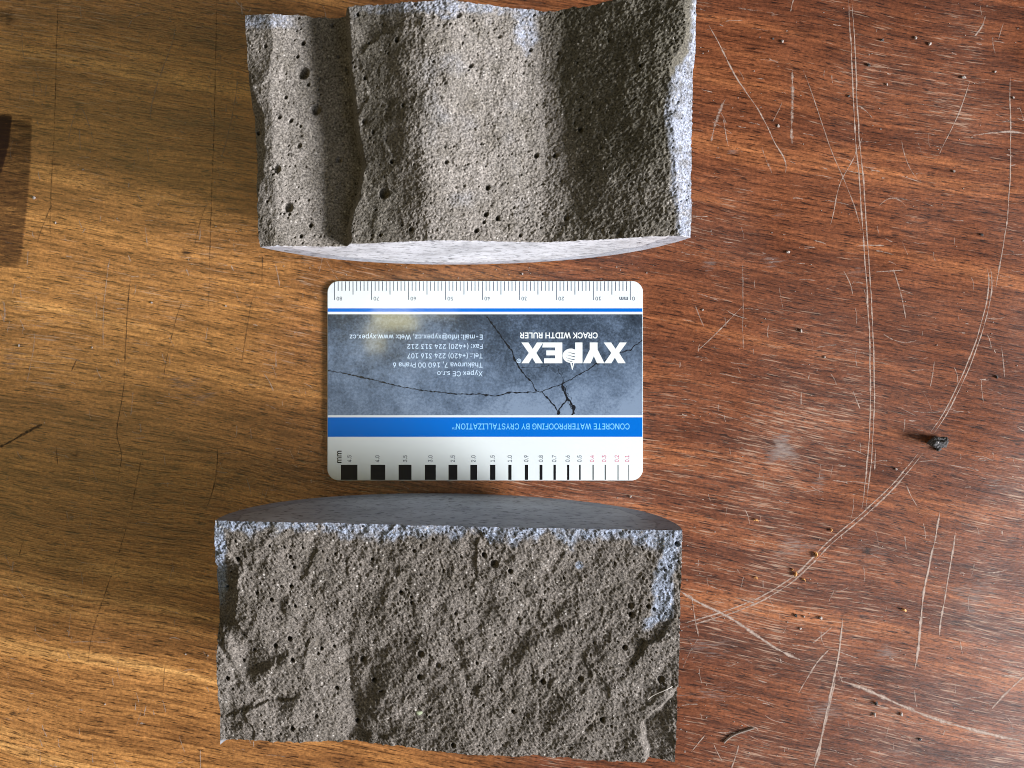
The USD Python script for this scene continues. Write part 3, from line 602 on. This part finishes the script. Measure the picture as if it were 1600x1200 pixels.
mesh('registered_mark', sheet(Point(*c).buffer(.60).difference(Point(*c).buffer(.46)), ZT + .014), PALE, card)
lettering('lettering', 'R', 4.2, PALE, (812.3, 561.8), 3.2)
def crack(pts, w, seed=0):
    p = np.array([cpx(*q) for q in pts])
    L_ = np.concatenate([[0], np.cumsum(np.linalg.norm(np.diff(p, axis=0), axis=1))]); n = max(10, int(L_[-1] / .22))
    q = np.stack([np.interp(np.linspace(0, L_[-1], n), L_, p[:, k]) for k in range(2)], 1)
    r = np.random.default_rng(seed); q += gaussian_filter(r.normal(0, 1, (n, 2)), (1.2, 0)) * .16
    t = np.gradient(q, axis=0); t /= np.linalg.norm(t, axis=1, keepdims=True) + 1e-9
    hw = (w * .68 / PX / 2) * (.7 + np.abs(gaussian_filter(r.normal(0, 2.2, n), 1.5)))
    nn = np.stack([-t[:, 1], t[:, 0]], 1)
    poly = union_all([Polygon([q[i] + nn[i] * hw[i], q[i + 1] + nn[i + 1] * hw[i + 1], q[i + 1] - nn[i + 1] * hw[i + 1], q[i] - nn[i] * hw[i]]).convex_hull.buffer(.004) for i in range(n - 1)])
    mesh('printed_crack', sheet(poly.intersection(rect(500, 491, 1020, 648.7)), ZT + .011, .0125 + .0002 * seed), CRACKINK, card)
crack([(511, 579), (534, 582), (565, 589.5), (591, 595), (622, 603.5), (662, 610), (711, 615.5), (750, 616), (774, 619), (795.5, 613.6), (823, 613), (847.5, 612), (854, 608.7), (877, 600.5), (895, 591), (912.5, 581), (932, 569), (950, 562), (969, 551), (985.6, 546), (998.6, 535), (1006, 531)], 1.5, 1)
crack([(760, 494), (774, 513), (789, 534), (799, 547), (803.6, 560), (812, 575), (821.5, 588), (831, 597), (837, 611)], 1.7, 2)
crack([(846, 611), (854, 621), (864, 631), (875, 647)], 2.0, 3)
crack([(878, 600), (883, 614), (886.5, 624), (880, 632), (873.5, 640), (874, 648)], 2.6, 4)
crack([(887, 623), (893, 630), (898, 638), (894.6, 649)], 2.8, 5)
for k_, o_ in enumerate([(0, 0), (3, 2), (-3, 5), (4, -4), (1, 8)]):
    crack([(881 + o_[0], 605 + o_[1]), (885 - o_[0], 616), (889 + o_[0], 625 + o_[1]), (893 - o_[0] * .6, 634), (897 + o_[0] * .5, 646)], .6, 10 + k_)
crack([(872, 576), (873.5, 583), (880, 590), (879, 598)], .8, 6)
crack([(815, 574), (840, 574), (858, 571)], .5, 7)

# ------------------------------------------------------------------ crumbs, stone, flake, fibre
def rock(r, seed, squash=.75, sub=3, jag=.35):
    m = trimesh.creation.icosphere(sub, 1.0)
    v = np.array(m.vertices)
    n = meshkit.fbm(v * 1.3 + seed * 3.17, 4, seed) - .5
    v = v * (1 + 2 * jag * n)[:, None]
    q = np.random.default_rng(seed)
    for _ in range(7):                                    # flat broken facets
        d = q.normal(size=3); d /= np.linalg.norm(d); k = v @ d; lim = q.uniform(.62, .9)
        v -= np.maximum(k - lim, 0)[:, None] * d * .85
    v *= np.array([1, q.uniform(.7, .95), squash]) * r
    v[:, 2] -= v[:, 2].min()
    m.vertices = v
    return m
def shard(r, seed):
    m = rock(r, seed, .55, 3, .8); v = np.array(m.vertices); v[:, 1] *= .55; v[:, 1] += .5 * v[:, 0] ** 2 / r; m.vertices = v
    return m
def lay(name, m, mat, x, y, rz, label, cat, group=None, z=0.0, smooth=35, **k):
    p = px(x, y, z); o = xform(name, (p[0], p[1], z), rz)
    m = m.copy(); m.apply_transform(trimesh.transformations.rotation_matrix(math.radians(rz), (0, 0, 1)))
    used.pop('/World/' + name, None) if False else None
    stage.RemovePrim(o.GetPath())
    m.apply_translation((p[0], p[1], z))
    me = usdkit.mesh(stage, str(o.GetPath()), (np.array(m.vertices) / 1000, np.array(m.faces)), mat, smooth=smooth)
    return tag(me, label, cat, group)
big_stone = trimesh.util.concatenate([rock(2.15, 5, .85, 4, .95)])
second = rock(1.5, 9, .7, 4, .95); second.apply_translation((2.2, .3, 0))
tiny = rock(.8, 12, .8, 3, .5); tiny.apply_translation((1.2, -1.8, 0))
lay('stone', trimesh.util.concatenate([big_stone, second, tiny]), STONE, 1458, 691, 0, 'small rough dark grey stone at the end of the curved double scratch', 'stone')
def crumb_place(x, y):
    if y < 90: return 'near the top border right of the long double scratch' if x > 1340 else 'near the top border left of the long double scratch'
    if y < 220 and x > 1340: return 'below the top right corner of the table'
    if y < 600: return 'right of the long double scratch and above the stone' if x > 1365 else 'between the card and the long double scratch'
    if y < 800: return 'left of the dark stone by the foot of the double scratch'
    if y < 1000: return 'right of the lower concrete half, above the vertical white scratch'
    return 'right of the vertical white scratch near the bottom border'
for i, (x, y, r) in enumerate([(1378, 63, .75), (1430, 60, .7), (1452, 69, .85), (1357, 102, .9), (1505, 121, .8), (1555, 112, .55), (1326, 150, .6), (1216, 197, .55), (1490, 268, .6), (1533, 367, .7), (1231, 394, .8), (1251, 517, .85), (1557, 589, .75), (1400, 733, .6), (1222, 65, .7), (1208, 61, .45), (1385, 132, .5), (1583, 153, .55), (1190, 504, .4), (1098, 484, .5), (1288, 558, .5),
    (1243, 962, .75), (1256, 963, .6), (1282, 965, .7), (1368, 1098, .9), (1366, 1116, .8), (1408, 1116, .8), (1437, 1155, .7), (1230, 972, .4), (1250, 982, .5)]):
    pl = crumb_place(x, y); tone = 'pale grey' if i % 3 else 'dark grey'
    lay('concrete_crumb', rock(r * .62, 30 + i, .6, 3, .9), DUST if i % 3 else STONE, x, y, i * 40, f'tiny {tone} crumb {pl}', 'crumb', f'{tone} crumbs {pl}')
for (x, y, r, pl) in [(1275, 866, .95, 'on the curved double scratch, largest of the orange ones'), (1243, 897, .8, 'in a cluster of three, left one'), (1256, 905, .75, 'in a cluster of three, lower right one'), (1412, 952, .85, 'alone left of the tall white scratch'),
    (1181, 812, .7, 'highest, right of the top corner of the lower concrete half'), (1299, 828, .6, 'right above the curved double scratch'), (1181, 902, .6, 'nearest to the side of the lower concrete half'), (1238, 890, .5, 'in a cluster of three, top one')]:
    lay('orange_crumb', shard(r * .85, 80 + int(x)), CRUMB, x, y, x * 7 % 180, 'tiny orange crumb ' + pl, 'crumb')
for (x, y, r, pl) in [(54, 309, .7, 'near the dark patch at the left border, largest one'), (87, 348, .4, 'right below the dark stain at the left'), (237, 473, .45, 'right of the dark upright crack'), (325, 1024, .35, 'touching the left side of the lower concrete half'), (290, 1022, .35, 'a little left of the lower concrete half'),
    (164, 1100, .35, 'at the bottom left of the table'), (353, 478, .4, 'between the dark crack and the card'), (144, 543, .4, 'left of the dark upright crack'), (30, 540, .5, 'at the left border below the dark patch'), (985, 776, .5, 'under the right lower corner of the card'), (816, 428, .4, 'between the card and the upper half'), (130, 265, .4, 'right of the dark patch at the left')]:
    lay('pale_crumb', rock(r * .75, 120 + int(x), .7, 2, .4), DUST, x, y, x * 3 % 180, 'tiny pale speck ' + pl, 'crumb')
def tube(name, pts, rad, mat, label, cat):
    p = np.array(pts, float); tck, _ = splprep(p.T, s=0, k=min(3, len(p) - 1)); p = np.array(splev(np.linspace(0, 1, 40), tck)).T
    t = np.gradient(p, axis=0); t /= np.linalg.norm(t, axis=1, keepdims=True)
    a = np.cross(t, [0, 0, 1]); a /= np.linalg.norm(a, axis=1, keepdims=True); b = np.cross(t, a)
    an = np.linspace(0, 2 * np.pi, 7)[:-1]
    v = (p[:, None] + rad * (np.cos(an)[None, :, None] * a[:, None] + np.sin(an)[None, :, None] * b[:, None])).reshape(-1, 3)
    f = []
    for i in range(39):
        for k in range(6):
            q, w = i * 6 + k, i * 6 + (k + 1) % 6
            f += [[q, w, w + 6], [q, w + 6, q + 6]]
    tag(mesh(name, (v, np.array(f)), mat, smooth=True), label, cat)
FIBRE = flat('fibre', (.62, .60, .55), .6)
up = np.array([0, 0, .35])
tube('fibre', [on_lower(a, b) + up for a, b in [(1012, 1092), (1024, 1084), (1038, 1078), (1050, 1072)]], .10, FIBRE, 'thin pale fibre lying across the chipped right edge of the lower concrete half', 'fibre')
tube('gouge_tube', [(*px(a, b), .35) for a, b in [(1131, 1160), (1141, 1151), (1156, 1144), (1172, 1139), (1178, 1137)]], .24, flat('grey_gouge', (.24, .20, .165), .7), 'bent grey brown splinter on the table beside the lower concrete half', 'gouge')  # raised tube drawn for a dark filled gouge in the wood
fl = rock(.75, 3, .3, 2, .5); fl.apply_translation(on_lower(655, 1114) - [0, 0, .1])
tag(mesh('flake', fl, flat('flake_green', (.34, .40, .27), .6), smooth=35), 'small pale green flake on the rough face of the lower concrete half', 'flake')
V, F, off = [], [], 0
for i in range(420):
    x, y = (rng.uniform(1060, 1600), rng.uniform(0, 1200)) if i % 4 else (rng.uniform(0, 1060), rng.uniform(0, 1200))
    if i > 250: x, y = [(1066 + rng.exponential(22), rng.uniform(60, 390)), (1052 + rng.exponential(26), rng.uniform(840, 1190)), (rng.uniform(420, 1060), 412 + rng.exponential(8)), (376 - rng.exponential(18), rng.uniform(60, 380))][i % 4]
    m = rock(rng.uniform(.08, .20), i, .45, 1, .5); p = px(x, y); m.apply_translation((*p, 0))
    V.append(m.vertices); F.append(m.faces + off); off += len(m.vertices)
tag(mesh('dust', (np.concatenate(V), np.concatenate(F)), DUST), 'fine grey dust scattered over the tabletop', 'dust', kind='stuff')
print('tris', sum(len(UsdGeom.Mesh(p).GetFaceVertexCountsAttr().Get()) for p in stage.Traverse() if p.IsA(UsdGeom.Mesh)))
